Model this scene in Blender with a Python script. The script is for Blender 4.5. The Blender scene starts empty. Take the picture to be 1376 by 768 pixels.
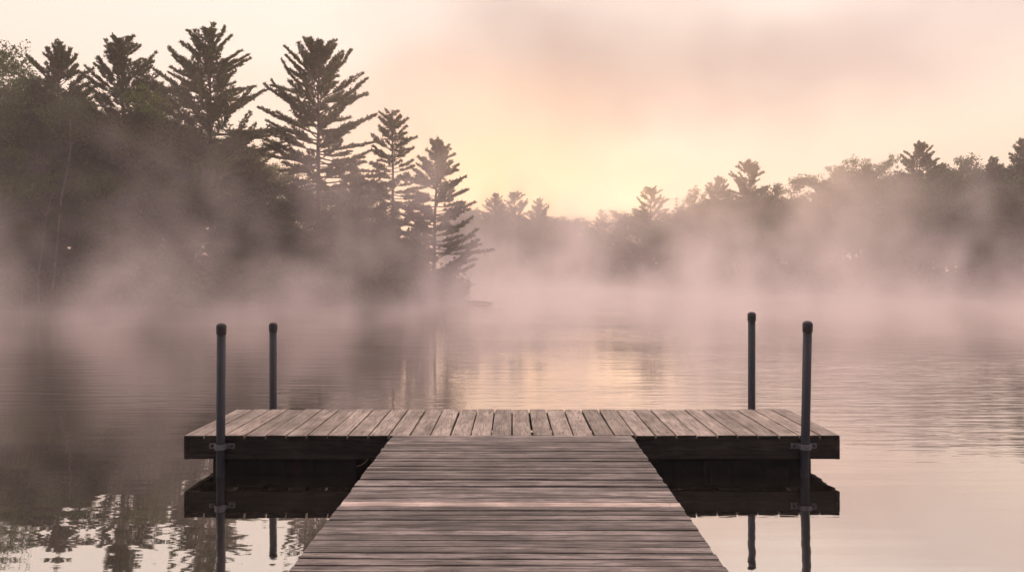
import bpy, bmesh, math, random
import numpy as np
from mathutils import Vector, Matrix, noise as mnoise

random.seed(7)
RNG = np.random.default_rng(7)
PI = math.pi
F = 1075.0; CX = 688.0; HY = 367.0; CAMZ = 2.1     # the lens, as read off the photograph
scene = bpy.context.scene
COL = scene.collection

# ------------------------------------------------------------------ helpers
def link(o, parent=None):
    COL.objects.link(o)
    if parent is not None: o.parent = parent
    return o

def tag(o, label=None, cat=None, group=None, kind=None):
    if label: o['label'] = label
    if cat: o['category'] = cat
    if group: o['group'] = group
    if kind: o['kind'] = kind
    return o

def empty(name, loc=(0,0,0), rz=0):
    o = bpy.data.objects.new(name, None); o.location = loc; o.rotation_euler = (0,0,rz)
    o.empty_display_size = .3
    return link(o)

def np_mesh(name, verts, tris, smooth=False):
    verts = np.asarray(verts, dtype=np.float32).reshape(-1,3); tris = np.asarray(tris, dtype=np.int32)
    k = tris.shape[1]
    me = bpy.data.meshes.new(name)
    me.vertices.add(len(verts)); me.vertices.foreach_set('co', verts.ravel())
    me.loops.add(tris.size); me.loops.foreach_set('vertex_index', tris.ravel())
    me.polygons.add(len(tris))
    me.polygons.foreach_set('loop_start', np.arange(0, tris.size, k, dtype=np.int32))
    me.polygons.foreach_set('loop_total', np.full(len(tris), k, dtype=np.int32))
    if smooth: me.polygons.foreach_set('use_smooth', np.ones(len(tris), dtype=bool))
    me.update(calc_edges=True); me.validate()
    return me

def ob(name, me, mat, parent=None, loc=None):
    o = bpy.data.objects.new(name, me)
    if mat is not None and not me.materials: me.materials.append(mat)
    if loc is not None: o.location = loc
    return link(o, parent)

def bm_ob(name, bm, mat, parent=None, smooth=False, loc=None):
    me = bpy.data.meshes.new(name)
    if smooth:
        for f in bm.faces: f.smooth = True
    bm.to_mesh(me); bm.free()
    return ob(name, me, mat, parent, loc)

def add_box(bm, x0, x1, y0, y1, z0, z1, bevel=0.0, jit=0.0):
    vs = []
    for x in (x0,x1):
        for y in (y0,y1):
            for z in (z0,z1):
                vs.append(bm.verts.new((x+random.uniform(-jit,jit), y+random.uniform(-jit,jit)*.3, z+random.uniform(-jit,jit)*.3)))
    q = [(0,1,3,2),(4,6,7,5),(0,4,5,1),(2,3,7,6),(0,2,6,4),(1,5,7,3)]
    fs = [bm.faces.new([vs[i] for i in f]) for f in q]
    if bevel > 0:
        es = list({e for f in fs for e in f.edges})
        bmesh.ops.bevel(bm, geom=es, offset=bevel, segments=2, affect='EDGES', profile=.6)
    return fs

def add_lathe(bm, prof, n=24, cx=0, cy=0):
    rings = []
    for r, z in prof:
        if r < 1e-6: rings.append([bm.verts.new((cx,cy,z))])
        else: rings.append([bm.verts.new((cx+r*math.cos(2*PI*i/n), cy+r*math.sin(2*PI*i/n), z)) for i in range(n)])
    for a, b in zip(rings, rings[1:]):
        for i in range(n):
            j = (i+1) % n
            if len(a) == 1 and len(b) == 1: continue
            if len(a) == 1: bm.faces.new((a[0], b[j], b[i]))
            elif len(b) == 1: bm.faces.new((a[i], a[j], b[0]))
            else: bm.faces.new((a[i], a[j], b[j], b[i]))

def add_cyl(bm, p, q, r0, r1=None, n=10):
    r1 = r0 if r1 is None else r1
    p = Vector(p); q = Vector(q); d = (q-p).normalized()
    u = d.orthogonal().normalized(); w = d.cross(u)
    A = [bm.verts.new(p + (u*math.cos(2*PI*i/n)+w*math.sin(2*PI*i/n))*r0) for i in range(n)]
    B = [bm.verts.new(q + (u*math.cos(2*PI*i/n)+w*math.sin(2*PI*i/n))*r1) for i in range(n)]
    for i in range(n):
        j=(i+1)%n; bm.faces.new((A[i],A[j],B[j],B[i]))
    bm.faces.new(A[::-1]); bm.faces.new(B)

# ------------------------------------------------------------------ materials
class NT:
    def __init__(s, name, world=None):
        if world is None:
            s.m = bpy.data.materials.new(name); s.m.use_nodes = True; s.t = s.m.node_tree
        else:
            s.m = world; world.use_nodes = True; s.t = world.node_tree
        s.t.nodes.clear()
    def n(s, typ, **kw):
        nd = s.t.nodes.new(typ)
        for k, v in kw.items():
            if k[0] == '_': setattr(nd, k[1:], v)
            else:
                inp = nd.inputs[int(k[1:])] if k[0] == 'i' and k[1:].isdigit() else nd.inputs[k.replace('__',' ')]
                s.set(inp, v)
        return nd
    def set(s, inp, v):
        if isinstance(v, bpy.types.NodeSocket): s.t.links.new(v, inp)
        elif isinstance(v, bpy.types.Node): s.t.links.new(v.outputs[0], inp)
        else: inp.default_value = v
    def math(s, op, a, b=0.0, c=None, clamp=False):
        nd = s.t.nodes.new('ShaderNodeMath'); nd.operation = op; nd.use_clamp = clamp
        s.set(nd.inputs[0], a); s.set(nd.inputs[1], b)
        if c is not None: s.set(nd.inputs[2], c)
        return nd.outputs[0]
    def vmath(s, op, a, b=None):
        nd = s.t.nodes.new('ShaderNodeVectorMath'); nd.operation = op
        s.set(nd.inputs[0], a)
        if b is not None: s.set(nd.inputs[1], b)
        return nd.outputs['Value'] if op in ('DOT_PRODUCT','LENGTH','DISTANCE') else nd.outputs[0]
    def mr(s, v, a, b, c=0.0, d=1.0, smooth=True):
        nd = s.t.nodes.new('ShaderNodeMapRange'); nd.interpolation_type = 'SMOOTHSTEP' if smooth else 'LINEAR'; nd.clamp = True
        s.set(nd.inputs['Value'], v)
        for k, x in zip(('From Min','From Max','To Min','To Max'), (a,b,c,d)): s.set(nd.inputs[k], x)
        return nd.outputs[0]
    def mix(s, f, a, b, mode='MIX'):
        nd = s.t.nodes.new('ShaderNodeMix'); nd.data_type = 'RGBA'; nd.blend_type = mode
        s.set(nd.inputs[0], f); s.set(nd.inputs[6], a); s.set(nd.inputs[7], b)
        return nd.outputs[2]
    def noise(s, vec, scale, detail=3, rough=.5, dist=0.0, col=False):
        nd = s.t.nodes.new('ShaderNodeTexNoise')
        if vec is not None: s.set(nd.inputs['Vector'], vec)
        nd.inputs['Scale'].default_value = scale; nd.inputs['Detail'].default_value = detail
        nd.inputs['Roughness'].default_value = rough; nd.inputs['Distortion'].default_value = dist
        return nd.outputs['Color' if col else 'Fac']
    def mapping(s, vec, scale=(1,1,1), loc=(0,0,0), rot=(0,0,0)):
        nd = s.t.nodes.new('ShaderNodeMapping'); s.set(nd.inputs['Vector'], vec)
        s.set(nd.inputs['Scale'], scale); s.set(nd.inputs['Location'], loc); s.set(nd.inputs['Rotation'], rot)
        return nd.outputs[0]
    def sep(s, vec):
        nd = s.t.nodes.new('ShaderNodeSeparateXYZ'); s.set(nd.inputs[0], vec); return nd.outputs
    def comb(s, x, y, z):
        nd = s.t.nodes.new('ShaderNodeCombineXYZ')
        for i, v in enumerate((x,y,z)): s.set(nd.inputs[i], v)
        return nd.outputs[0]
    def out(s, surf=None, vol=None, typ='ShaderNodeOutputMaterial'):
        o = s.t.nodes.new(typ)
        if surf is not None: s.set(o.inputs['Surface'], surf)
        if vol is not None: s.set(o.inputs['Volume'], vol)
        return s.m
    def pbsdf(s, col, rough, normal=None, metal=0.0, spec=.5):
        b = s.n('ShaderNodeBsdfPrincipled')
        s.set(b.inputs['Base Color'], col); s.set(b.inputs['Roughness'], rough)
        s.set(b.inputs['Metallic'], metal); s.set(b.inputs['Specular IOR Level'], spec)
        if normal is not None: s.set(b.inputs['Normal'], normal)
        return b.outputs[0]
    def bump(s, h, strength=1.0, dist=.01, normal=None):
        b = s.n('ShaderNodeBump'); s.set(b.inputs['Height'], h)
        b.inputs['Strength'].default_value = strength; b.inputs['Distance'].default_value = dist
        if normal is not None: s.set(b.inputs['Normal'], normal)
        return b.outputs[0]

def wood(name, along, c_dark, c_mid, c_light, pale=0.0, rough=.75, wet=.0, bumpd=.004, ct=.10):
    t = NT(name)
    co = t.n('ShaderNodeTexCoord').outputs['Object']
    rnd = t.n('ShaderNodeObjectInfo').outputs['Random']
    off = t.comb(t.math('MULTIPLY', rnd, 37.0), t.math('MULTIPLY', rnd, 91.0), t.math('MULTIPLY', rnd, 53.0))
    v = t.vmath('ADD', co, off)
    sc = (.8, 22, 22) if along == 'x' else (22, .8, 22)
    sc2 = (.9, 7, 7) if along == 'x' else (7, .9, 7)
    sc3 = (4, 150, 150) if along == 'x' else (150, 4, 150)
    g = t.noise(t.mapping(v, sc), 1.0, 5, .65, .35)
    g2 = t.noise(t.mapping(v, sc2), 1.0, 4, .6, .6)
    g3 = t.noise(t.mapping(v, sc3), 1.0, 3, .7)
    blot = t.noise(t.n('ShaderNodeNewGeometry').outputs['Position'], 3.2, 4, .6)
    fine = t.noise(v, 60, 2, .6)
    a = t.mr(g, .5-ct, .5+ct); b = t.mr(g2, .48-ct, .52+ct)
    c = t.mix(a, c_dark, c_mid)
    c = t.mix(t.math('MULTIPLY', b, .75), c, c_light)
    c = t.mix(t.mr(g3, .50, .62, 0, .85), c, (c_dark[0]*.45, c_dark[1]*.45, c_dark[2]*.45, 1))
    # each board weathered to its own tone, plus worn and stained patches
    tone = t.mr(rnd, 0, 1, .70, 1.26, False)
    c = t.mix(1.0, c, t.comb(tone, tone, tone), 'MULTIPLY')
    st = t.mr(blot, .36, .64, .72, 1.10)
    c = t.mix(1.0, c, t.comb(st, st, st), 'MULTIPLY')
    dk = t.noise(t.mapping(v, (2.2,24,24) if along=='x' else (24,2.2,24), loc=(5,5,5)), 1.0, 4, .7)
    c = t.mix(t.mr(dk, .55, .68, 0, .7), c, (c_dark[0]*.4, c_dark[1]*.38, c_dark[2]*.36, 1))
    # knots
    vor = t.n('ShaderNodeTexVoronoi'); t.set(vor.inputs['Vector'], t.mapping(v, (1.1,4.2,4.2) if along=='x' else (4.2,1.1,4.2))); vor.inputs['Scale'].default_value = 1.0
    k = t.mr(vor.outputs['Distance'], .03, .10, .75, 0)
    c = t.mix(k, c, (c_dark[0]*.35, c_dark[1]*.3, c_dark[2]*.28, 1))
    h = t.math('ADD', t.math('MULTIPLY', g, .7), t.math('ADD', t.math('MULTIPLY', g3, .6), t.math('MULTIPLY', fine, .15)))
    r = t.mr(blot, .35, .65, rough+.1-wet, rough)
    return t.out(t.pbsdf(c, r, t.bump(h, .9, bumpd), spec=.4))

M_DECK = wood('weathered_deck_wood', 'y', (.12,.10,.082,1), (.31,.27,.225,1), (.54,.48,.41,1), rough=.62, wet=.12, ct=.22)
M_PLANK = wood('weathered_plank_wood', 'x', (.045,.040,.036,1), (.17,.153,.14,1), (.36,.33,.305,1), rough=.7, wet=.1)
M_PALE = wood('bleached_new_wood', 'x', (.50,.42,.37,1), (.62,.52,.46,1), (.70,.60,.53,1), rough=.7)
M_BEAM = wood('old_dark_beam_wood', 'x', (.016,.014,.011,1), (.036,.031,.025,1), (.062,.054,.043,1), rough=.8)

def simple(name, col, rough, metal=0.0, nscale=30, var=.35, bd=.001):
    t = NT(name)
    co = t.n('ShaderNodeTexCoord').outputs['Object']
    n1 = t.noise(co, nscale, 4, .65); n2 = t.noise(co, nscale*.17, 3, .6)
    c = t.mix(t.mr(n1, .35, .65), tuple(x*(1-var) for x in col[:3])+(1,), tuple(min(1,x*(1+var)) for x in col[:3])+(1,))
    c = t.mix(t.mr(n2, .5, .7, 0, .6), c, (col[0]*.9+.03, col[1]*.7+.015, col[2]*.55+.01, 1))
    return t.out(t.pbsdf(c, t.mr(n1, .3, .7, rough-.1, rough+.15), t.bump(n1, .5, bd), metal))

M_POLE = simple('galvanised_pole_metal', (.02,.026,.036), .6, .1, 25, .2)
M_CAP = simple('dark_cap_rubber', (.03,.03,.036), .55, 0, 60)
M_BRKT = simple('galvanised_bracket_metal', (.17,.18,.20), .5, .2, 60)
M_SCREW = simple('rusty_screw_metal', (.05,.035,.03), .6, .5, 80)
M_FLOAT = simple('black_float_plastic', (.006,.006,.006), .9, 0, 12)
M_ROPE = simple('pale_frayed_rope', (.32,.28,.2), .9, 0, 90)

def leaf_mat(name, c1, c2, trans=.25, rough=.55):
    t = NT(name)
    g = t.n('ShaderNodeTexCoord').outputs['Object']
    rnd = t.n('ShaderNodeObjectInfo').outputs['Random']
    n1 = t.noise(g, .55, 3, .6); n2 = t.noise(g, 5.0, 2, .6)
    c = t.mix(t.mr(n1, .35, .65), c1, c2)
    tn = t.math('MULTIPLY', t.mr(n2, .3, .7, .6, 1.4), t.mr(rnd, 0, 1, .75, 1.25, False))
    c = t.mix(1.0, c, t.comb(tn, tn, tn), 'MULTIPLY')
    p = t.pbsdf(c, rough, spec=.3)
    tr = t.n('ShaderNodeBsdfTranslucent'); t.set(tr.inputs[0], t.mix(.5, c, (.09,.10,.02,1)))
    mx = t.n('ShaderNodeMixShader'); mx.inputs[0].default_value = trans
    t.set(mx.inputs[1], p); t.set(mx.inputs[2], tr.outputs[0])
    return t.out(mx.outputs[0])
M_NEEDLE = leaf_mat('pine_needles', (.030,.062,.018,1), (.055,.100,.026,1))
M_LEAF = leaf_mat('broad_leaves', (.045,.092,.016,1), (.080,.140,.026,1), .32)
M_SHRUB = leaf_mat('shrub_leaves', (.04,.06,.022,1), (.08,.10,.035,1), .3)
def bark(name, a, b):
    t = NT(name); co = t.n('ShaderNodeTexCoord').outputs['Object']
    n = t.noise(t.mapping(co, (9,9,1.6)), 1.5, 5, .7)
    return t.out(t.pbsdf(t.mix(t.mr(n,.35,.65), a, b), .9, t.bump(n, 1, .03)))
M_BARK = bark('pine_bark', (.04,.03,.026,1), (.11,.085,.07,1))
M_DEAD = bark('bleached_dead_wood', (.11,.10,.09,1), (.24,.22,.20,1))
M_ROCK = simple('lichen_rock', (.13,.12,.11), .85, 0, 3, .4, .03)

# ------------------------------------------------------------------ shoreline and terrain
SH = [(-140,20),(-75,36),(-45,43),(-30,46.5),(-15,50),(-8,52),(-3.6,54),(-2.2,55.2),(-.8,64),(-.6,100),(4,124),(12,124),(15.5,108),(19,97),(24,86),(30,77),(36,69),(42,63),(60,48),(140,20)]
def shore(X):
    for (a,ya),(b,yb) in zip(SH, SH[1:]):
        if a <= X <= b:
            return ya+(yb-ya)*(X-a)/(b-a), (yb-ya)/(b-a)
    return 20.0, 0.0
def land_d(X, Y):
    y, s = shore(X)
    j = mnoise.noise(Vector((X*.15, Y*.15, 3.0)))*1.6 + mnoise.noise(Vector((X*.6, Y*.6, 9.0)))*.5
    d = (Y-y)/math.sqrt(1+s*s)
    if X < 4 and Y > 56: d = max(min(d, -2.6-(Y-56)*.07-X), Y-124.0)     # the back of the point falls away to the far end
    return d + j*(.4 if -14 < X < 4 and 50 < Y < 118 else 1.0)
def ground_z(X, Y):
    d = land_d(X, Y)
    back = -2.6 - Y + .5*mnoise.noise(Vector((X*.4, 0, 5)))
    d = max(d, back)
    n = mnoise.noise(Vector((X*.25, Y*.25, 1.0)))
    if d < 0: return max(-1.8, d*.22) - .04
    return .09*min(d, 3) + .03*max(0, min(d-3, 40)) + n*.2*min(1, d/3)

def build_ground():
    xs = sorted(set([round(v,2) for v in np.arange(-108, 108.1, 1.5)] + [round(v,2) for v in np.arange(-8,8,.5)]))
    ys = [float(v) for v in np.arange(-13, 154.1, 1.4)]
    V = [(x,y,ground_z(x,y)) for y in ys for x in xs]
    n = len(xs); Q = [(j*n+i, j*n+i+1, (j+1)*n+i+1, (j+1)*n+i) for j in range(len(ys)-1) for i in range(n-1)]
    t = NT('forest_floor'); g = t.n('ShaderNodeTexCoord').outputs['Object']
    a = t.noise(g, .8, 5, .65); b = t.noise(g, 7, 4, .6)
    c = t.mix(t.mr(a,.35,.65), (.055,.042,.028,1), (.05,.065,.025,1))
    c = t.mix(t.mr(b,.55,.75,0,.7), c, (.12,.09,.06,1))
    m = t.out(t.pbsdf(c, .95, t.bump(b, 1, .05)))
    tag(ob('ground', np_mesh('ground', V, Q, True), m), kind='structure')
build_ground()

def build_water():
    xs = np.linspace(-108,108,28); ys = np.linspace(-13,154,24)
    V = [(x,y,0) for y in ys for x in xs]; n = len(xs)
    Q = [(j*n+i, j*n+i+1, (j+1)*n+i+1, (j+1)*n+i) for j in range(len(ys)-1) for i in range(n-1)]
    t = NT('lake_water'); g = t.n('ShaderNodeTexCoord').outputs['Object']
    s = t.sep(g)
    # long lazy swell, fine breeze ripples in patches, and a band of stronger ripples to the right of the dock
    swell = t.noise(t.mapping(g, (.30,2.0,1)), 1.0, 2, .5)
    rip = t.noise(t.mapping(g, (.75,5.2,1), rot=(0,0,.03)), 1.0, 3, .5, .25)
    fine = t.noise(t.mapping(g, (5,17,1)), 1.0, 2, .5)
    patch = t.noise(t.mapping(g, (.10,.22,1), loc=(3.1,1.7,0)), 1.0, 2, .5)
    pm = t.mr(patch, .40, .62)
    far = t.mr(s[1], 9.0, 14, .16, 1.6)
    band = t.math('MULTIPLY', t.mr(s[0], 2.6, 5.5), t.math('MULTIPLY', t.mr(s[1], 8.2, 10.2), t.mr(s[1], 17, 24, 1, .4)))
    amp = t.math('MULTIPLY', far, t.math('ADD', .5, t.math('MULTIPLY', pm, .8)))
    h = t.math('MULTIPLY', swell, .0045)
    h = t.math('ADD', h, t.math('MULTIPLY', t.math('MULTIPLY', rip, .0042), t.math('ADD', amp, t.math('MULTIPLY', band, 3.4))))
    h = t.math('ADD', h, t.math('MULTIPLY', t.math('MULTIPLY', fine, .0006), t.math('ADD', .12, amp)))
    nrm = t.bump(h, 1.0, 1.0)
    fr = t.n('ShaderNodeFresnel'); fr.inputs[0].default_value = 1.33; t.set(fr.inputs['Normal'], nrm)
    gl = t.n('ShaderNodeBsdfGlossy'); gl.inputs['Color'].default_value = (.97,.95,.93,1); gl.inputs['Roughness'].default_value = .015
    t.set(gl.inputs['Normal'], nrm)
    df = t.n('ShaderNodeBsdfDiffuse'); df.inputs[0].default_value = (.018,.017,.013,1)
    mx = t.n('ShaderNodeMixShader')
    t.set(mx.inputs[0], t.math('ADD', .62, t.math('MULTIPLY', fr.outputs[0], .45), clamp=True))
    t.set(mx.inputs[1], df.outputs[0]); t.set(mx.inputs[2], gl.outputs[0])
    tag(ob('lake_water', np_mesh('water', V, Q), t.out(mx.outputs[0])), kind='structure')
build_water()

# ------------------------------------------------------------------ the floating dock
TOP = .42; YF = 8.32; YB = 9.90; HX = 3.41
dock = empty('floating_dock', (0, YF, 0))
tag(dock, 'wide weathered wooden swim platform floating across the end of the gangway', 'dock')
NB = 32; pitch = 2*HX/NB
def screw_discs(bm, pts, z, r=.0045):
    for x, y in pts:
        c = [bm.verts.new((x+r*math.cos(a*PI/3), y+r*math.sin(a*PI/3), z)) for a in range(6)]
        f = bm.faces.new(c); f.material_index = 1
for i in range(NB):
    x0 = -HX + i*pitch; w = pitch - random.uniform(.012,.022)
    bm = bmesh.new(); dz = random.uniform(-.003,.003)
    yo = random.uniform(-.012,.010); yb = random.uniform(-.012,.012)
    add_box(bm, -w/2, w/2, yo-.02, YB-YF+yb, TOP-.04+dz, TOP+dz, .005, .0025)
    screw_discs(bm, [(sx*w*.3+random.uniform(-.006,.006), yy+random.uniform(-.006,.006)) for sx in (-1,1) for yy in (.05,.80,1.52)], TOP+dz+.0015)
    o = bm_ob('deck_board', bm, None, dock, loc=(x0+pitch/2, 0, 0))
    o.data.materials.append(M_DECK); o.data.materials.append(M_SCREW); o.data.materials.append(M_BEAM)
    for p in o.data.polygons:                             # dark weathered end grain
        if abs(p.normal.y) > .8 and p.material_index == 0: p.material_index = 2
    o.rotation_euler = (random.uniform(-.002,.002), random.uniform(-.008,.008), random.uniform(-.003,.003))
D = YB-YF
def beam(name, x0,x1,y0,y1,z0,z1, mat=M_BEAM, bev=.006, parent=dock):
    bm = bmesh.new(); add_box(bm, x0,x1,y0,y1,z0,z1,bev); return bm_ob(name, bm, mat, parent)
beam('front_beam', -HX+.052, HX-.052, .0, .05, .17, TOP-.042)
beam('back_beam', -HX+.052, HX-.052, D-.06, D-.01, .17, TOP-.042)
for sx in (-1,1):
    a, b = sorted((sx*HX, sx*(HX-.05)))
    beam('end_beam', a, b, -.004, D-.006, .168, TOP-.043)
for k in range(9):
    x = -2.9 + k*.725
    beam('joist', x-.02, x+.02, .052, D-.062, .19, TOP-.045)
def float_block(x0, x1):
    bm = bmesh.new(); add_box(bm, x0, x1, .10, D-.12, -.22, .166, .045)
    for k in range(int((x1-x0)/.3)):
        xx = x0+.15+k*.3
        add_box(bm, xx-.03, xx+.03, .088, .098, -.18, .13, .004)
    bm_ob('float', bm, M_FLOAT, dock)
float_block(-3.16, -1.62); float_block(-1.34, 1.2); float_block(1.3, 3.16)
# frayed bit of rope under the front beam beside the gangway
bm = bmesh.new()
pts = [(-1.50,.06,.20),(-1.505,.05,.165),(-1.53,.045,.13),(-1.575,.04,.10),(-1.62,.04,.085)]
for a, b in zip(pts, pts[1:]): add_cyl(bm, a, b, .006, .005, 6)
bm_ob('rope_end', bm, M_ROPE, dock)

def bracket(x, front=True):
    s = -1 if front else 1; y = 0 if front else D-.01
    z = .31
    bm = bmesh.new()
    ya, yb = sorted((y+s*.002, y+s*.014))
    add_box(bm, x-.135, x+.135, ya, yb, z-.028, z+.028, .004)
    # half ring that hugs the pole
    for k in range(12):
        a0 = PI*k/12; a1 = PI*(k+1)/12
        for (ra, rb) in ((.050,.064),):
            P = []
            for a in (a0,a1):
                for r in (ra,rb):
                    for zz in (z-.026, z+.026):
                        P.append(bm.verts.new((x+r*math.cos(a), y+s*(.052+r*math.sin(a)), zz)))
            for f in ((0,1,3,2),(4,6,7,5),(0,4,5,1),(2,3,7,6),(0,2,6,4),(1,5,7,3)): bm.faces.new([P[i] for i in f])
    for sx in (-1,1):
        a, b = sorted((x+sx*.050, x+sx*.064)); c, d = sorted((y+s*.012, y+s*.053))
        add_box(bm, a, b, c, d, z-.026, z+.026, .001)
    br = bm_ob('pole_bracket', bm, M_BRKT, dock)
    for sx in (-1,1):
        bm = bmesh.new(); add_cyl(bm, (x+sx*.102, y+s*.014, z), (x+sx*.102, y+s*.03, z), .013, .012, 6)
        bm_ob('bolt', bm, M_SCREW, br)

def pole(px, top_px, Y, lean, label):
    z0 = .31; X = (px-CX)/F*Y; ztop = CAMZ-(top_px-HY)/F*Y
    o = empty('dock_pole', (X, Y, -1.35)); tag(o, label, 'pole', 'metal poles at the corners of the dock')
    # lean about the bracket height
    R = .045
    m = Matrix.Translation((0,0,z0+1.35)) @ Matrix.Rotation(lean,4,'Y') @ Matrix.Translation((0,0,-z0-1.35))
    L = ztop+1.35
    bm = bmesh.new(); add_lathe(bm, [(0,0),(R,0),(R,L-.09),(0,L-.09)], 28); bm.transform(m)
    bm_ob('tube', bm, M_POLE, o, True)
    bm = bmesh.new()
    add_lathe(bm, [(R+.001,L-.115),(R+.006,L-.112),(R+.007,L-.03),(R*.9,L-.010),(R*.55,L),(0,L+.003)], 28); bm.transform(m)
    bm_ob('cap', bm, M_CAP, o, True)
    return X
xb = [
 pole(296.5,434,YF-.052, .006,'dark metal pole clamped to the front beam at the left end of the dock'),
 pole(1082,431,YF-.052, .020,'leaning dark metal pole clamped to the front beam at the right end of the dock'),
 pole(367,433,YB+.042, .0,'slim upright metal pole behind the back edge near the left end of the dock'),
 pole(1010,419,YB+.042, .001,'tall thin metal pole behind the back edge near the right end of the dock')]
bracket(xb[0]); bracket(xb[1]); bracket(xb[2], False); bracket(xb[3], False)

# ------------------------------------------------------------------ gangway
gang = empty('gangway', (0, YF-.03, 0), -.0056)
tag(gang, 'long weathered plank gangway leading out to the middle of the floating dock', 'gangway')
gp = .106; GW = 1.235; n_pl = 99; GT = .425
yy = 0.0
for i in range(n_pl):
    w = gp*random.uniform(.93,1.07)
    gap = random.choice((.007,.009,.011,.013,.016))
    y1 = yy; y0 = yy-w+gap; yc = (y0+y1)/2
    pale = abs((YF-.03+yc) - 5.84) < gp*.5
    bm = bmesh.new()
    xl = -GW-random.uniform(-.006,.006); xr = GW+random.uniform(-.006,.006)
    dz = random.uniform(-.003,.003)
    h = (y1-y0)/2
    add_box(bm, xl, xr, -h, h, GT-.036+dz, GT+dz, .0045, .0018)
    if i < 60: screw_discs(bm, [(sx*GW*.93+random.uniform(-.01,.01), q*h*.45) for sx in (-1,1) for q in (-1,1)] + [(random.uniform(-.01,.01), q*h*.45) for q in (-1,1)], GT+dz+.0012, .004)
    o = bm_ob('plank', bm, None, gang, loc=(0, yc, 0))
    o.data.materials.append(M_PALE if pale else M_PLANK); o.data.materials.append(M_SCREW)
    o.rotation_euler = (random.uniform(-.02,.02), random.uniform(-.0012,.0012), random.uniform(-.0018,.0018))
    if pale: o['label'] = 'pale bleached plank lighter than its neighbours'
    yy -= w
YE = yy
for x in (-GW+.06, 0, GW-.06):
    beam('stringer', x-.025, x+.025, YE+.02, -.04, .21, GT-.038, M_BEAM, .005, gang)
for y in (-2.9, -5.4, -8.2):
    for x in (-.95,.95):
        bm = bmesh.new(); add_cyl(bm, (x,y,-1.9), (x,y,.209), .055, .05, 14); bm_ob('support_post', bm, M_BEAM, gang, True)

# ------------------------------------------------------------------ trees
def tube_arrays(P, R, n=5):
    """one tapered tube along P (k,3) with radii R"""
    P = np.asarray(P, float); k = len(P)
    T = np.gradient(P, axis=0); T /= np.linalg.norm(T, axis=1)[:,None]+1e-9
    up = np.where(np.abs(T[:,2:3]) > .9, np.array([[1.,0,0]]), np.array([[0,0,1.]]))
    U = np.cross(T, up); U /= np.linalg.norm(U, axis=1)[:,None]+1e-9
    W = np.cross(T, U)
    a = np.arange(n)*2*PI/n
    V = P[:,None,:] + (U[:,None,:]*np.cos(a)[None,:,None] + W[:,None,:]*np.sin(a)[None,:,None])*np.asarray(R)[:,None,None]
    Q = []
    for i in range(k-1):
        for j in range(n):
            jj=(j+1)%n; Q.append((i*n+j, i*n+jj, (i+1)*n+jj, (i+1)*n+j))
    return V.reshape(-1,3), np.array(Q)
class Acc:
    def __init__(s): s.V=[]; s.Q=[]; s.n=0
    def add(s, V, Q): s.V.append(V); s.Q.append(Q+s.n); s.n += len(V)
    def mesh(s, name, smooth=True): return np_mesh(name, np.concatenate(s.V), np.concatenate(s.Q), smooth)

def blades(C, Dr, rng, per, length, width, spread):
    """PER thin needle-spray triangles from each centre C about direction Dr"""
    C = np.repeat(C, per, axis=0); Dr = np.repeat(Dr, per, axis=0); n = len(C)
    d = Dr + rng.normal(0, spread, (n,3)); d[:,2] += .15
    d /= np.linalg.norm(d, axis=1)[:,None]
    r = rng.normal(0,1,(n,3)); s = np.cross(d, r); s /= np.linalg.norm(s, axis=1)[:,None]+1e-9
    L = length*rng.uniform(.6,1.3,(n,1)); W = width*rng.uniform(.7,1.3,(n,1))
    C = C + rng.normal(0, .02, (n,3))
    V = np.stack([C - s*W*.5, C + s*W*.5, C + d*L + s*W*.25, C + d*L - s*W*.25], axis=1).reshape(-1,3)
    return V, np.arange(n*4).reshape(-1,4)

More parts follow.
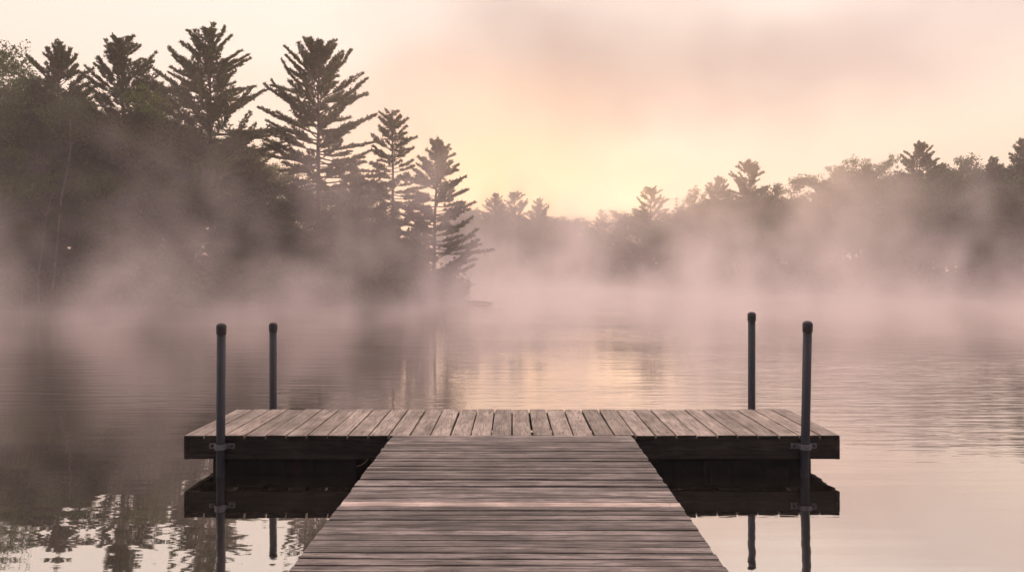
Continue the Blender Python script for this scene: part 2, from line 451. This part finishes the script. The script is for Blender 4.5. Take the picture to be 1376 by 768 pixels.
def make_pine(H, seed, prof, z0=.18, gap=.58, per=8, tw=.11, up=(2,20,55), bare=None, trunk_r=.21, blade=(.18,.05), keep=.9, nb=(4,6), fan=.55):
    rng = np.random.default_rng(seed)
    px = np.array([p[0] for p in prof]); pr = np.array([p[1] for p in prof])
    wood_ = Acc()
    k = 14; zs = np.linspace(-.4, H, k)
    wob = np.cumsum(rng.normal(0,.035,(k,2)),axis=0); wob[-1]*=.9
    P = np.column_stack([wob[:,0], wob[:,1], zs]); R = trunk_r*(1-np.clip(zs/H,0,1))**.85+.018
    wood_.add(*tube_arrays(P, R, 8))
    def tp(z): return np.array([np.interp(z,zs,wob[:,0]), np.interp(z,zs,wob[:,1]), z])
    C=[]; Dd=[]
    z = z0*H; az0 = rng.uniform(0,6.28)
    while z < H-.25:
        u = z/H
        nbr = rng.integers(nb[0], nb[1]+1)
        az0 += rng.uniform(.3,1.2)
        for b in range(nbr):
            if rng.uniform() > keep: continue
            az = az0 + 2*PI*b/nbr + rng.normal(0,.22)
            L = np.interp(u, px, pr)*rng.choice([.55,.8,.95,1.05,1.12])*rng.uniform(.92,1.08)
            if L < .15: L = .15
            zz = z + rng.uniform(-.18,.18)
            a_up = math.radians(np.interp(u, [0,.55,1], up) + rng.normal(0,11))
            h = np.array([math.cos(az), math.sin(az), 0]); ns = 7
            s = np.linspace(0,1,ns)
            # sag in the middle, tips turn up
            el = a_up + (s-.35)*math.radians(rng.uniform(10,34))*(1-u*.3)
            step = L/(ns-1)
            pts = [tp(zz)]
            for q in range(1,ns):
                e = el[q]; pts.append(pts[-1]+step*(h*math.cos(e)+np.array([0,0,math.sin(e)])))
            pts = np.array(pts) ; pts[1:,:2] += rng.normal(0,.03*L/3,(ns-1,2))
            wood_.add(*tube_arrays(pts, np.linspace(.014+.011*L, .006, ns), 4))
            start = .30 if L > 1.2 else .1
            if bare is not None: start = min(.75, start + bare(u))
            sv = np.arange(start*L, L, tw)/L
            side = np.cross(h,[0,0,1])
            for q, sq in enumerate(sv):
                p = np.array([np.interp(sq, s, pts[:,c]) for c in range(3)])
                e = np.interp(sq, s, el); f = h*math.cos(e)+np.array([0,0,math.sin(e)])
                for sd in (-1,1):
                    tl = (.10+fan*min(L,2.2)/2.2*math.sin(PI*min(1,.25+.75*sq))**.7)*rng.uniform(.5,1.2)
                    d = f*.9 + side*sd*rng.uniform(.3,.9) + np.array([0,0,rng.uniform(-.05,.55)])
                    d /= np.linalg.norm(d)
                    m = max(1,int(tl/.15))
                    tt = (np.arange(m)+rng.uniform(.4,1,m))/m*tl
                    C.append(p+d*tt[:,None]); Dd.append(np.repeat(d[None],m,0))
            C.append(pts[-1:]); Dd.append(h[None]*math.cos(el[-1])+np.array([[0,0,math.sin(el[-1])]]))
        z += gap*(1-.45*u)*rng.uniform(.8,1.2)
    # leader
    for q in range(8):
        C.append(tp(H-.12*q)[None]); Dd.append(np.array([[rng.normal(0,.3),rng.normal(0,.3),1.]]))
    C=np.concatenate(C); Dd=np.concatenate(Dd)
    V,Q = blades(C,Dd,rng,per,blade[0],blade[1],.42)
    sc = H/V[:,2].max(); V[:,2] *= sc                       # the topmost needle is the height asked for
    for a in wood_.V: a[:,2] *= sc
    return wood_.mesh('pine_wood'), np_mesh('pine_foliage',V,Q)

def make_broad(H, seed, spread=.36, leaf=.15, nleaf=34, depth=5, low=.25):
    rng = np.random.default_rng(seed); wood_=Acc(); ends=[]
    def grow(p, d, L, r, lev):
        n=4; pts=[p]; dd=d.copy()
        for q in range(n):
            dd = dd + rng.normal(0,.12,3) + np.array([0,0,.05]); dd/=np.linalg.norm(dd)
            pts.append(pts[-1]+dd*L/n)
        pts=np.array(pts); wood_.add(*tube_arrays(pts, np.linspace(r,r*.62,n+1), 6 if lev<2 else 3))
        if lev>=depth-2: ends.append(pts[2]); ends.append(pts[-1])
        if lev>=depth: return
        k = rng.integers(2,4) if lev>0 else rng.integers(4,6)
        for b in range(k):
            az=rng.uniform(0,2*PI); t=rng.uniform(.35,.85)*(1.1 if lev==0 else 1)
            v=np.array([math.cos(az),math.sin(az),rng.uniform(-.1,.6)])
            nd=dd*(1-t*.6)+v*t; nd/=np.linalg.norm(nd)
            q=pts[rng.integers(1 if lev==0 else 2, n+1)] if b<k-1 else pts[-1]
            grow(q, nd, L*rng.uniform(.58,.80), r*.6, lev+1)
    grow(np.array([0,0,-.4]), np.array([rng.normal(0,.04),rng.normal(0,.04),1.]), H*.42, H*.016, 0)
    E=np.array(ends); sc=H/(E[:,2].max()+.3)
    E=np.concatenate([E]+[E[rng.integers(0,len(E),len(E)//3)]+rng.normal(0,.35,(len(E)//3,3))])
    n=len(E)*nleaf; C=np.repeat(E,nleaf,axis=0)
    off=rng.normal(0,1,(n,3)); off/=np.linalg.norm(off,axis=1)[:,None]; off*=(rng.uniform(0,1,(n,1))**.5)*np.repeat(rng.uniform(.25,.62,(len(E),1)),nleaf,axis=0); off[:,2]*=.7
    C=C+off
    a=rng.normal(0,1,(n,3)); a/=np.linalg.norm(a,axis=1)[:,None]; b=np.cross(a,rng.normal(0,1,(n,3))); b/=np.linalg.norm(b,axis=1)[:,None]
    L=leaf*rng.uniform(.6,1.25,(n,1))
    V=np.stack([C-a*L*.5,C+b*L*.32,C+a*L*.5,C-b*L*.32],axis=1).reshape(-1,3)
    w=wood_.mesh('broad_wood'); c=np_mesh('broad_foliage',V,np.arange(n*4).reshape(-1,4))
    for me in (w,c):
        co=np.empty(len(me.vertices)*3,dtype=np.float32); me.vertices.foreach_get('co',co); co=co.reshape(-1,3); co*=sc; me.vertices.foreach_set('co',co.ravel()); me.update()
    return w,c

def make_shrub(seed, H=1.4, W=1.2):
    rng=np.random.default_rng(seed); wood_=Acc(); E=[]
    for b in range(14):
        az=rng.uniform(0,6.28); d=np.array([math.cos(az)*.6,math.sin(az)*.6,rng.uniform(.5,1)]); L=H*rng.uniform(.5,1)
        pts=np.array([[0,0,-.15]]+[list(d*L*t+np.array([0,0,-.1*t*t])+rng.normal(0,.03,3)) for t in (.25,.5,.75,1)])
        wood_.add(*tube_arrays(pts,np.linspace(.02,.006,5),3)); E+=[pts[2],pts[3],pts[4]]
    E=np.array(E); nl=45; C=np.repeat(E,nl,axis=0)+rng.normal(0,.17,(len(E)*nl,3)); n=len(C)
    a=rng.normal(0,1,(n,3)); a/=np.linalg.norm(a,axis=1)[:,None]; b=np.cross(a,rng.normal(0,1,(n,3))); b/=np.linalg.norm(b,axis=1)[:,None]
    L=.09*rng.uniform(.6,1.3,(n,1))
    V=np.stack([C-a*L,C+b*L*.6,C+a*L,C-b*L*.6],axis=1).reshape(-1,3)
    return wood_.mesh('shrub_wood'), np_mesh('shrub_foliage',V,np.arange(n*4).reshape(-1,4))

def finish(me, mat): me.materials.append(mat); return me
class Proto:
    def __init__(s, kind, wc, H, lm, r):
        s.kind=kind; s.w=finish(wc[0],M_BARK); s.c=finish(wc[1],lm); s.H=H; s.r=r
WP = [(0,.18),(.2,.235),(.45,.215),(.65,.175),(.8,.125),(.92,.06),(1,.012)]
def prof(H, pts): return [(u, r*H) for u, r in pts]
P_gen = [Proto('pine_tree', make_pine(14, 11, prof(14,[(0,.17),(.3,.26),(.6,.23),(.8,.15),(.93,.07),(1,.015)]), per=7, up=(0,8,38), fan=.48), 14, M_NEEDLE, 3.2),
         Proto('pine_tree', make_pine(14, 12, prof(14,[(0,.14),(.3,.22),(.55,.24),(.75,.19),(.9,.12),(1,.02)]), z0=.2, per=7, keep=.85, up=(-5,8,42), gap=.6, fan=.48), 14, M_NEEDLE, 3),
         Proto('pine_tree', make_pine(13, 13, prof(13,[(0,.16),(.25,.22),(.6,.17),(.85,.10),(1,.01)]), z0=.06, per=6, up=(-8,5,45), gap=.42), 13, M_NEEDLE, 2.5)]
P_bro = [Proto('broadleaf_tree', make_broad(11, 21), 11, M_LEAF, 3), Proto('broadleaf_tree', make_broad(11, 22), 11, M_LEAF, 3),
         Proto('broadleaf_tree', make_broad(10, 23), 10, M_LEAF, 3)]
P_fir = [Proto('young_fir', make_pine(4.5, 41, [(0,1.5),(.3,1.35),(.7,.7),(1,.1)], z0=.03, gap=.30, up=(-5,5,30), trunk_r=.06, fan=.5, nb=(6,8)), 4.5, M_NEEDLE, 1.5),
         Proto('young_fir', make_pine(4.0, 42, [(0,1.7),(.35,1.4),(.7,.85),(1,.15)], z0=.03, gap=.30, up=(0,8,35), trunk_r=.06, fan=.55, nb=(6,8)), 4.0, M_NEEDLE, 1.5)]
P_shr = [Proto('shrub', make_shrub(31), 1.4, M_SHRUB, 1), Proto('shrub', make_shrub(32), 1.4, M_SHRUB, 1)]

def plant(pr, X, Y, h, label, cat, group=None, rz=None, wide=1.0, name=None):
    z = ground_z(X,Y); s = h/pr.H
    o = empty(name or pr.kind, (X,Y,z), random.uniform(0,6.28) if rz is None else rz)
    o.scale = (s*wide, s*wide, s)
    tag(o, label, cat, group)
    tnm, cnm = ('stem','foliage') if pr.kind == 'shrub' else ('trunk','crown')
    ob(tnm, pr.w, None, o); ob(cnm, pr.c, None, o)
    return o
def at_px(pr, px, top, Y, label, cat, group=None, rz=None, wide=1.0, name=None):
    X = (px-CX)/F*Y; zt = CAMZ-(top-HY)/F*Y
    return plant(pr, X, Y, zt-ground_z(X,Y), label, cat, group, rz, wide, name)

# --- the tall pines one can tell apart on the left shore: each its own mesh
def hero(px, top, Y, seed, pts, label, rz=0, **kw):
    X = (px-CX)/F*Y; H = CAMZ-(top-HY)/F*Y - ground_z(X,Y)
    pr = Proto('pine_tree', make_pine(H, seed, prof(H,pts), **kw), H, M_NEEDLE, 3)
    return plant(pr, X, Y, H, label, 'pine tree', None, rz)
hero(283,27,55,101,[(0,.2),(.3,.27),(.5,.26),(.66,.235),(.8,.17),(.9,.105),(.96,.05),(1,.015)],'tallest pine on the left shore with broad upswept limbs beside the other big pine', up=(-3,8,44), nb=(5,7), gap=.60, fan=.46)
hero(427,47,54,102,[(0,.2),(.3,.26),(.5,.24),(.64,.23),(.78,.20),(.88,.15),(.95,.09),(1,.02)],'broad flat-topped pine with feathery limbs standing right of the tallest pine', up=(-4,8,46), gap=.60, fan=.46, keep=.9, nb=(4,6))
hero(530,144,55.5,103,[(0,.12),(.25,.2),(.45,.20),(.6,.16),(.8,.12),(.92,.08),(1,.03)],'slender pine with a bare visible trunk and open ragged limbs near the point', up=(-8,2,35), keep=.8, trunk_r=.15, gap=.55, fan=.42, nb=(4,6))
hero(582,181,56,104,[(0,.22),(.15,.33),(.35,.30),(.5,.26),(.7,.18),(.85,.10),(1,.01)],'outermost narrow-tipped conifer at the end of the wooded point', z0=.07, up=(0,8,48), keep=.85, trunk_r=.14, gap=.42, fan=.42, nb=(4,6))
hero(165,45,56,105,[(0,.2),(.3,.24),(.6,.22),(.75,.18),(.87,.12),(.95,.06),(1,.015)],'pine with a starry pointed top left of the tallest pine', up=(0,8,40), gap=.56, fan=.46)
hero(78,54,58,106,[(0,.2),(.3,.22),(.6,.2),(.8,.15),(.92,.08),(1,.02)],'pine with a thin forked tip between the far-left leafy crown and the starry-topped pine', up=(0,12,52), keep=.85)

# --- filling the left wood: individuals, front to back
LG = 'trees of the wood on the left shore'
at_px(P_bro[0], 18, 48, 53, 'lacy round-topped broadleaf tree at the far left edge of the wood', 'broadleaf tree', LG, wide=.8)
fills = [(-60,60,52),(-25,110,50),(45,105,52),(105,100,60),(128,118,54),(205,105,60),(222,120,55),(140,160,60),(60,170,50),(250,190,56),(315,185,62),(340,215,58),(352,180,66),(375,235,55),(20,200,49),(-50,190,47),
         (455,232,60),(482,222,62),(500,262,58),(400,250,60),(330,250,61),(200,230,60),(110,240,50),(280,270,60),(385,290,60),(455,300,54),(505,310,55),(548,330,56),(60,300,48.5),(10,300,48),(160,310,50),(235,320,51),(330,330,52),(420,340,53),(300,195,70),(360,235,72),(180,150,70),(120,150,72),(60,130,70),(0,120,68),(240,165,72),(420,250,72),(470,285,74),(505,310,72),(-80,150,60),(-100,100,64)]
NEAR = ['tree in the crowded misty wood under the tall pines on the left']
for i,(px,top,Y) in enumerate(fills):
    if i < 20 and i % 3 == 2 or (top>290 and i%2): pr = P_gen[i%3]
    else: pr = P_bro[i%3] if i%5 else P_gen[i%3]
    k = 'pine' if pr.kind=='pine_tree' else 'leafy tree'
    if top < 200: lab = f'{k} filling the upper canopy behind the tall pines of the left shore'
    elif top < 290: lab = f'{k} of middling height crowded among the left shore pines'
    else: lab = f'low shaded {k} in front of the left wood at the misty waterline'
    at_px(pr, px, top, Y, lab, 'pine tree' if k=='pine' else 'broadleaf tree', lab+' (several)', wide=1.15)
# --- dead bleached trunks
def snag(pts, r, label, Y):
    P=[]
    for (x,y) in pts: P.append(((x-CX)/F*Y, Y+random.uniform(-.15,.15), CAMZ-(y-HY)/F*Y))
    P=np.array(P); b=P[0].copy(); V,Q=tube_arrays(P-b, np.linspace(r,r*.35,len(P)), 7)
    A=Acc(); A.add(V,Q)
    for k in range(1,len(P)-1):
        for s in (-1,1):
            e=P[k]-b+np.array([s*random.uniform(.3,.7),random.uniform(-.2,.2),random.uniform(.2,.6)])
            A.add(*tube_arrays(np.array([P[k]-b,(P[k]-b+e)/2+np.array([0,0,.05]),e]),[r*.3,r*.2,r*.08],4))
    o=ob('dead_trunk',A.mesh('dead_trunk'),M_DEAD,loc=tuple(b)); tag(o,label,'dead tree','bleached dead trunks at the left edge of the wood')
snag([(52,408),(53,370),(56,330),(61,290),(72,262)],.055,'pale bare dead trunk standing low before the left wood near the waterline',46.3)
snag([(70,405),(76,330),(84,265),(93,225),(97,195),(94,160)],.06,'tall crooked pale dead trunk with twigs high in the left wood',47.2)
snag([(26,424),(28,408),(29,393)],.08,'short grey dead stub poking from the mist at far left',45.0)

# --- shrubs and boulders on the shore
random.seed(21)
i=0
for px in list(range(-40,600,22)):
    Xr=(px-CX)/F*50; y,_=shore(Xr); Y=y+random.uniform(.6,2.2)
    plant(P_shr[i%2], Xr*Y/50, Y, random.uniform(1.2,2.6), 'leafy shrub fringing the misty waterline under the left wood','shrub','shrubs fringing the left waterline',wide=1.2); i+=1
def sapling(px,top,Y,label):
    at_px(P_gen[2],px,top,Y,label,'sapling',wide=1.3,name='conifer_sapling')
sapling(613,392,55.6,'tiny conifer sapling on the low spit at the tip of the wooded point')
sapling(598,372,56.5,'knee-high young conifer just behind the tip of the wooded point')
def boulder(x,y,r,label,seed,flat=.5):
    bm=bmesh.new(); bmesh.ops.create_icosphere(bm,subdivisions=3,radius=1)
    for v in bm.verts:
        n=mnoise.noise(v.co*1.1+Vector((seed,0,0)))*.35+mnoise.noise(v.co*3+Vector((seed,4,0)))*.12
        v.co*=1+n; v.co=Vector((v.co.x*r*1.3,v.co.y*r,v.co.z*r*flat))
    o=bm_ob('boulder',bm,M_ROCK,smooth=True,loc=(x,y,.04)); tag(o,label,'rock','rocks along the waterline of the point')
boulder(-3.9,54.2,.55,'widest low rock at the waterline under the outermost conifer',1)
boulder(-2.9,55.3,.35,'small dark rock just left of the driftwood log at the point',2)
boulder(-5.4,53.4,.45,'rounded rock at the waterline left of the outermost conifer',3,.7)
# low spit log
bm=bmesh.new(); P=[(-3.2,55.2,.10),(-2.5,55.0,.13),(-1.9,54.9,.10),(-1.35,54.8,.05)]
for a,b,r0,r1 in zip(P,P[1:],(.13,.11,.08),(.11,.08,.03)): add_cyl(bm,a,b,r0,r1,9)
o=bm_ob('driftwood_log',bm,M_BARK,smooth=True); tag(o,'half-sunk dark log reaching right from the tip of the wooded point','log')

# young firs and tall bushes that close the wood off towards the water
random.seed(33)
for i,px in enumerate(range(-60,600,15)):
    Xr=(px-CX)/F*52; y,_=shore(Xr); Y=y+random.uniform(1.8,5.5); X=(px-CX)/F*Y
    if i%3==1: plant(P_shr[i%2],X,Y,random.uniform(2.6,4.2),'tall leafy bush in the dark understory of the left wood','shrub','tall bushes in the left understory',wide=.9,name='tall_bush')
    else: plant(P_fir[i%2],X,Y,random.uniform(3.2,6.0),'young fir in the dark understory of the left wood','young fir','young firs in the left understory',wide=random.uniform(.8,1.1))
for i,(X,Y,h) in enumerate([(-3.2,57.5,1.3),(-3.6,60,1.8),(-4.2,63,2.4),(-3.3,66,1.6),(-4.6,69,3.0),(-3.6,74,2.6),(-4.8,80,3.5),(-4.0,88,3.2),(-5.5,58.5,2.6),(-6.5,60,3.4)]):
    X = min(X, -3.9-(Y-56)*.07)-(i%3)*.5; h = min(h,1.7)
    plant(P_shr[i%2],X,Y,h,'leafy shrub on the back of the wooded point behind the outermost conifer','shrub','shrubs behind the wooded point',wide=1.1)
# --- right shore, nearer and darker to the right, and the hazy far end of the lake
RG='pines rising above the hazy treeline across the lake'
def rY(px):
    return float(np.interp(px,[640,800,830,875,945,1005,1115,1235,1376,1500],[132,131,118,106,98,91,82,75,68,62]))
sil = [(665,258,0,'hazy pine at the left end of the far golden treeline beside the wooded point'),
 (693,256,1,'starry-topped hazy pine in the far golden treeline, left one of a close pair'),
 (725,265,0,'round-topped hazy pine in the far golden treeline, right one of a close pair'),
 (805,280,2,'small lone pointed treetop in the lowest dip of the far treeline'),
 (835,290,0,'low pointed treetop between the dip and the leaning tall pine'),
 (875,249,1,'tall ragged open-crowned pine standing where the right treeline starts to climb'),
 (965,235,0,'pine with fingery upswept limbs just left of the fan-shaped pine'),
 (1005,214,1,'pale fan-shaped pine with curved limbs on the right treeline'),
 (1235,188,0,'tallest broad pyramid-shaped pine of the right treeline'),
 (1370,183,2,'dark pine at the right edge of the photograph above the wood'),
 (1335,208,2,'narrow dark treetop just left of the pine at the right edge')]
for k,(px,top,pi,lab) in enumerate(sil):
    at_px(P_gen[pi],px,top,rY(px)+3,lab,'pine tree',RG,wide=1.0)
bsil=[(945,243,0,'lacy leafy crown left of the fingery pine on the right treeline'),(1115,213,1,'rounded leafy crown with upright sprays midway along the right treeline'),
 (1150,228,2,'low leafy crown right of the upright-sprayed one on the right treeline'),(1185,205,0,'leafy double-topped crown directly left of the pyramid-shaped pine'),(1305,213,2,'leafy crown between the pyramid-shaped pine and the right edge pines')]
for px,top,pi,lab in bsil: at_px(P_bro[pi],px,top,rY(px)+2,lab,'broadleaf tree','leafy crowns along the right treeline',wide=.85)
random.seed(5)
topline=[(600,285),(640,278),(700,285),(750,290),(790,300),(830,306),(870,290),(920,272),(960,262),(1010,255),(1060,248),(1100,240),(1150,238),(1200,228),(1260,225),(1320,222),(1376,215),(1500,200)]
def tl(px): return float(np.interp(px,[a for a,_ in topline],[b for _,b in topline]))
cnt=0
for row,(dy,dt) in enumerate(((5,0),(1.5,22),(-1.2,60),(9,2))):
    px=612+row*5
    while px<1500:
        Y=rY(px)+dy+random.uniform(-1.2,1.2); step=(2.9/Y*F)*random.uniform(.75,1.2)*(1.0 if row<3 else 1.25)
        top=tl(px)+dt+random.uniform(-8,12)
        r=random.random(); pr=P_bro[cnt%3] if r<.62 else P_gen[cnt%3]
        X=(px-CX)/F*Y
        k='pine' if pr.kind=='pine_tree' else 'leafy tree'
        zone='far golden treeline' if px<830 else ('hazy middle treeline' if px<1100 else 'dark wood at the right')
        rw=('in the canopy of','in the second rank of','low at the waterline before','at the back of')[row]
        lab=f'{k} {rw} the {zone}'
        if land_d(X,Y)>-.3: at_px(pr,px,top,Y,lab,'pine tree' if k=='pine' else 'broadleaf tree',lab+' (several)',wide=1.25)
        cnt+=1; px+=step

random.seed(44)
px=598; i=0
while px<1480:
    Y=rY(px)-random.uniform(.5,2.5); X=(px-CX)/F*Y
    while land_d(X,Y)<.3: Y+=.8; X=(px-CX)/F*Y
    if i%5<3: plant(P_fir[i%2],X,Y,random.uniform(3.0,5.5),'young fir at the hazy waterline of the far shore','young fir','young firs along the far waterline',wide=1.2)
    else: plant(P_shr[i%2],X,Y,random.uniform(2.5,4.0),'tall leafy bush at the hazy waterline of the far shore','shrub','tall bushes along the far waterline',wide=1.1,name='tall_bush')
    px+=1.35/Y*F*random.uniform(.8,1.2); i+=1
for i in range(22):
    px=606+i*8.5; Y=134+(i%3)*2.0
    plant(P_fir[i%2],(px-CX)/F*Y,Y,random.uniform(6.0,8.5),'young fir in the dense backdrop of the far golden treeline','young fir','young firs behind the far treeline',wide=.85)
# ------------------------------------------------------------------ light and sky
SUN_AZ=math.radians(-.4); SUN_EL=math.radians(3.2)
sd=Vector((math.sin(SUN_AZ)*math.cos(SUN_EL), math.cos(SUN_AZ)*math.cos(SUN_EL), math.sin(SUN_EL)))
L=bpy.data.lights.new('sun','SUN'); L.energy=4.0; L.angle=math.radians(4); L.color=(1,.66,.38)
lo=bpy.data.objects.new('sun',L); lo.rotation_euler=sd.to_track_quat('Z','Y').to_euler(); link(lo)

w=bpy.data.worlds.new('World'); scene.world=w; t=NT('',w)
sky=t.n('ShaderNodeTexSky'); sky.sky_type='NISHITA'; sky.sun_disc=False; sky.sun_elevation=SUN_EL; sky.sun_rotation=SUN_AZ; sky.dust_density=3.0
g=t.vmath('NORMALIZE', t.n('ShaderNodeTexCoord').outputs['Generated']); s=t.sep(g)
az=t.math('DIVIDE', s[0], t.math('MAXIMUM', s[1], .25)); el=s[2]
warp=t.noise(g,2.2,3,.55,col=True)
wg=t.vmath('ADD', g, t.vmath('MULTIPLY', t.vmath('SUBTRACT', warp, (.5,.5,.5)), (.35,.35,.28)))
dsun=t.vmath('DOT_PRODUCT', g, tuple(sd))
front=t.mr(s[1],-.7,.9)
base=t.mix(t.mr(el,.02,.36), (.94,.68,.50,1), (.98,.85,.77,1))
base=t.mix(t.mr(el,.34,.75), base, (2.95,2.17,1.98,1))
base=t.mix(t.math('SUBTRACT',1.0,front), base, (.30,.25,.29,1))
glow=t.math('POWER', t.math('MAXIMUM', dsun, 0.0), 150.0)
col=base
# mauve and rose veils of mist high in the sky
def veil(px,py,rx,ry,colr,amt,ns,off):
    d=Vector(((px-CX)/F,1,-(py-HY)/F)).normalized()
    v=t.vmath('MULTIPLY', t.vmath('SUBTRACT', wg, tuple(d)), (1/rx,1/rx,1/ry))
    m=t.mr(t.vmath('LENGTH',v), .25, 1.25, 1, 0)
    n=t.mr(t.noise(t.vmath('ADD',wg,(off,off,0)),ns,3,.5), .27,.68)
    return t.math('MULTIPLY', t.math('MULTIPLY', m, t.math('ADD', .35, t.math('MULTIPLY', n, .65))), amt), colr
for a in ((850,85,.32,.12,(.44,.34,.325,1),1.0,3.0,1.3),(665,165,.22,.08,(.72,.46,.36,1),.9,3.4,4.1),(1010,120,.34,.09,(.52,.40,.37,1),.85,2.6,7.7),(1300,40,.2,.08,(.58,.46,.44,1),.85,3.0,2.2),(470,150,.15,.05,(.85,.64,.54,1),.5,3.0,5.2)):
    f,c=veil(*a); col=t.mix(f,col,c)
# the veiled dawn low over the far treeline
ge=t.mr(t.math('ABSOLUTE',t.math('SUBTRACT',el,.075)),0,.12,1,0)
ga=t.math('EXPONENT', t.math('MULTIPLY',t.math('POWER',t.math('SUBTRACT',az,-.02),2.0),-14.0))
col=t.mix(t.math('MULTIPLY',t.math('MULTIPLY',ge,ga),.8), col, (.96,.60,.37,1))
col=t.mix(t.math('MULTIPLY',glow,.75), col, (1.12,.74,.42,1))
bg=t.n('ShaderNodeBackground'); t.set(bg.inputs[0],col); bg.inputs[1].default_value=.97
bg2=t.n('ShaderNodeBackground'); t.set(bg2.inputs[0],sky.outputs[0]); bg2.inputs[1].default_value=.003
ad=t.n('ShaderNodeAddShader'); t.set(ad.inputs[0],bg.outputs[0]); t.set(ad.inputs[1],bg2.outputs[0])
t.out(ad.outputs[0], typ='ShaderNodeOutputWorld')
w.cycles.sampling_method='MANUAL'; w.cycles.sample_map_resolution=512

# ------------------------------------------------------------------ air: haze and lake mist
t=NT('haze_air'); pv=t.n('ShaderNodeVolumePrincipled')
pv.inputs['Color'].default_value=(.98,.90,.86,1); pv.inputs['Density'].default_value=.0010; pv.inputs['Anisotropy'].default_value=.45
hz=t.out(vol=pv.outputs[0])
bm=bmesh.new(); add_box(bm,-112,112,-16,158,-3.4,38); tag(bm_ob('haze',bm,hz),'thin even rose-coloured morning haze over the whole lake',kind='stuff')

t=NT('lake_mist'); pv=t.n('ShaderNodeVolumePrincipled'); pv.inputs['Color'].default_value=(1.0,.925,.92,1); pv.inputs['Anisotropy'].default_value=.55
pv.inputs['Density'].default_value=1.0
mm=t.out(vol=pv.outputs[0]); mm.cycles.volume_step_rate=1.0
class GN(NT):
    def __init__(s, name):
        s.t = bpy.data.node_groups.new(name,'GeometryNodeTree')
        s.t.interface.new_socket('Geometry',in_out='OUTPUT',socket_type='NodeSocketGeometry')
def make_mist(name, lo, hi, res, label, density):
    """a bank of drifting mist: density worked out on a grid, lit by the sky and the sun only"""
    q=GN(name+'_density'); g=q.n('GeometryNodeInputPosition').outputs[0]
    d=density(q, g, q.sep(g))
    vc=q.n('GeometryNodeVolumeCube'); q.set(vc.inputs['Density'], d)
    vc.inputs['Min'].default_value=lo; vc.inputs['Max'].default_value=hi
    for k,r in zip(('Resolution X','Resolution Y','Resolution Z'),res): vc.inputs[k].default_value=r
    sm=q.n('GeometryNodeSetMaterial'); q.set(sm.inputs['Geometry'],vc.outputs[0]); sm.inputs['Material'].default_value=mm
    go=q.n('NodeGroupOutput'); q.set(go.inputs[0], sm.outputs[0])
    o=bpy.data.objects.new(name, bpy.data.volumes.new(name)); link(o); o.data.materials.append(mm)
    mod=o.modifiers.new('mist','NODES'); mod.node_group=q.t
    return tag(o,label,kind='stuff')
def mist_density(q, g, s):
    z=q.math('MAXIMUM',s[2],0.0)
    wp=q.vmath('SUBTRACT', q.noise(q.vmath('MULTIPLY',g,(.13,.10,.10)),1.0,2,.5,col=True), (.5,.5,.5))
    gw=q.vmath('ADD', g, q.vmath('MULTIPLY', wp, (7.0,7.0,5.0)))
    big=q.noise(q.vmath('MULTIPLY',g,(.055,.035,.03)),1.0,2,.5)
    n1=q.noise(q.vmath('MULTIPLY',gw,(.36,.20,.19)),1.0,5,.6)
    shape=q.math('ADD', q.math('MULTIPLY',n1,.72), q.math('MULTIPLY',big,.28))
    near=q.mr(s[1],17,46,.03,1)
    fall=q.math('EXPONENT', q.math('MULTIPLY',z,-1.0))
    blank=q.math('MULTIPLY', q.math('MULTIPLY',fall,near), q.mr(n1,.32,.62,.35,1.4))
    thr=q.math('ADD', .492, q.math('MULTIPLY', z, .007))
    wis=q.math('MULTIPLY', q.mr(q.math('SUBTRACT',shape,thr),0.0,.09), q.math('MULTIPLY', q.mr(z,2.5,12,1,0), q.mr(s[1],15,34,.0,1)))
    d=q.math('ADD', q.math('MULTIPLY',blank,.034), q.math('MULTIPLY',q.math('MULTIPLY',wis,q.math('MULTIPLY',q.mr(s[0],-40,-25,.45,1),q.mr(s[1],44,74,1,.32))),.10))
    far=q.math('MULTIPLY', q.math('MULTIPLY', q.mr(s[1],70,118), q.mr(z,11,17,1,0)), q.mr(shape,.38,.6,.002,.012))
    d=q.math('ADD', d, far)
    d=q.math('ADD', d, q.math('MULTIPLY', q.mr(s[1],22,46), q.mr(z,10,17,.0016,.0)))
    return q.math('MULTIPLY', d, q.mr(s[1],132,139,1,0))
make_mist('mist', (-70,13,.01), (78,140,17), (210,180,40), 'pale drifting wisps of mist rising off the lake before the woods', mist_density)

# ------------------------------------------------------------------ camera and render settings
cam=bpy.data.cameras.new('camera'); co=bpy.data.objects.new('camera',cam); link(co); scene.camera=co
co.location=(0,0,CAMZ); co.rotation_euler=(PI/2,0,0)
cam.sensor_width=36; cam.lens=36*F/1376; cam.shift_y=-(384-HY)/1376; cam.clip_end=1000; cam.clip_start=.05
scene.render.engine='CYCLES'; c=scene.cycles
c.use_denoising=True; c.max_bounces=6; c.diffuse_bounces=2; c.glossy_bounces=3; c.transmission_bounces=2; c.transparent_max_bounces=8; c.volume_bounces=1
c.volume_step_rate=3.0; c.volume_preview_step_rate=1.0; c.volume_max_steps=256
c.use_adaptive_sampling=True; c.adaptive_threshold=.035; c.sample_clamp_indirect=6; c.caustics_reflective=False; c.caustics_refractive=False
v=scene.view_settings; v.view_transform='Standard'; v.look='None'; v.exposure=.13; v.gamma=1; v.use_curve_mapping=False
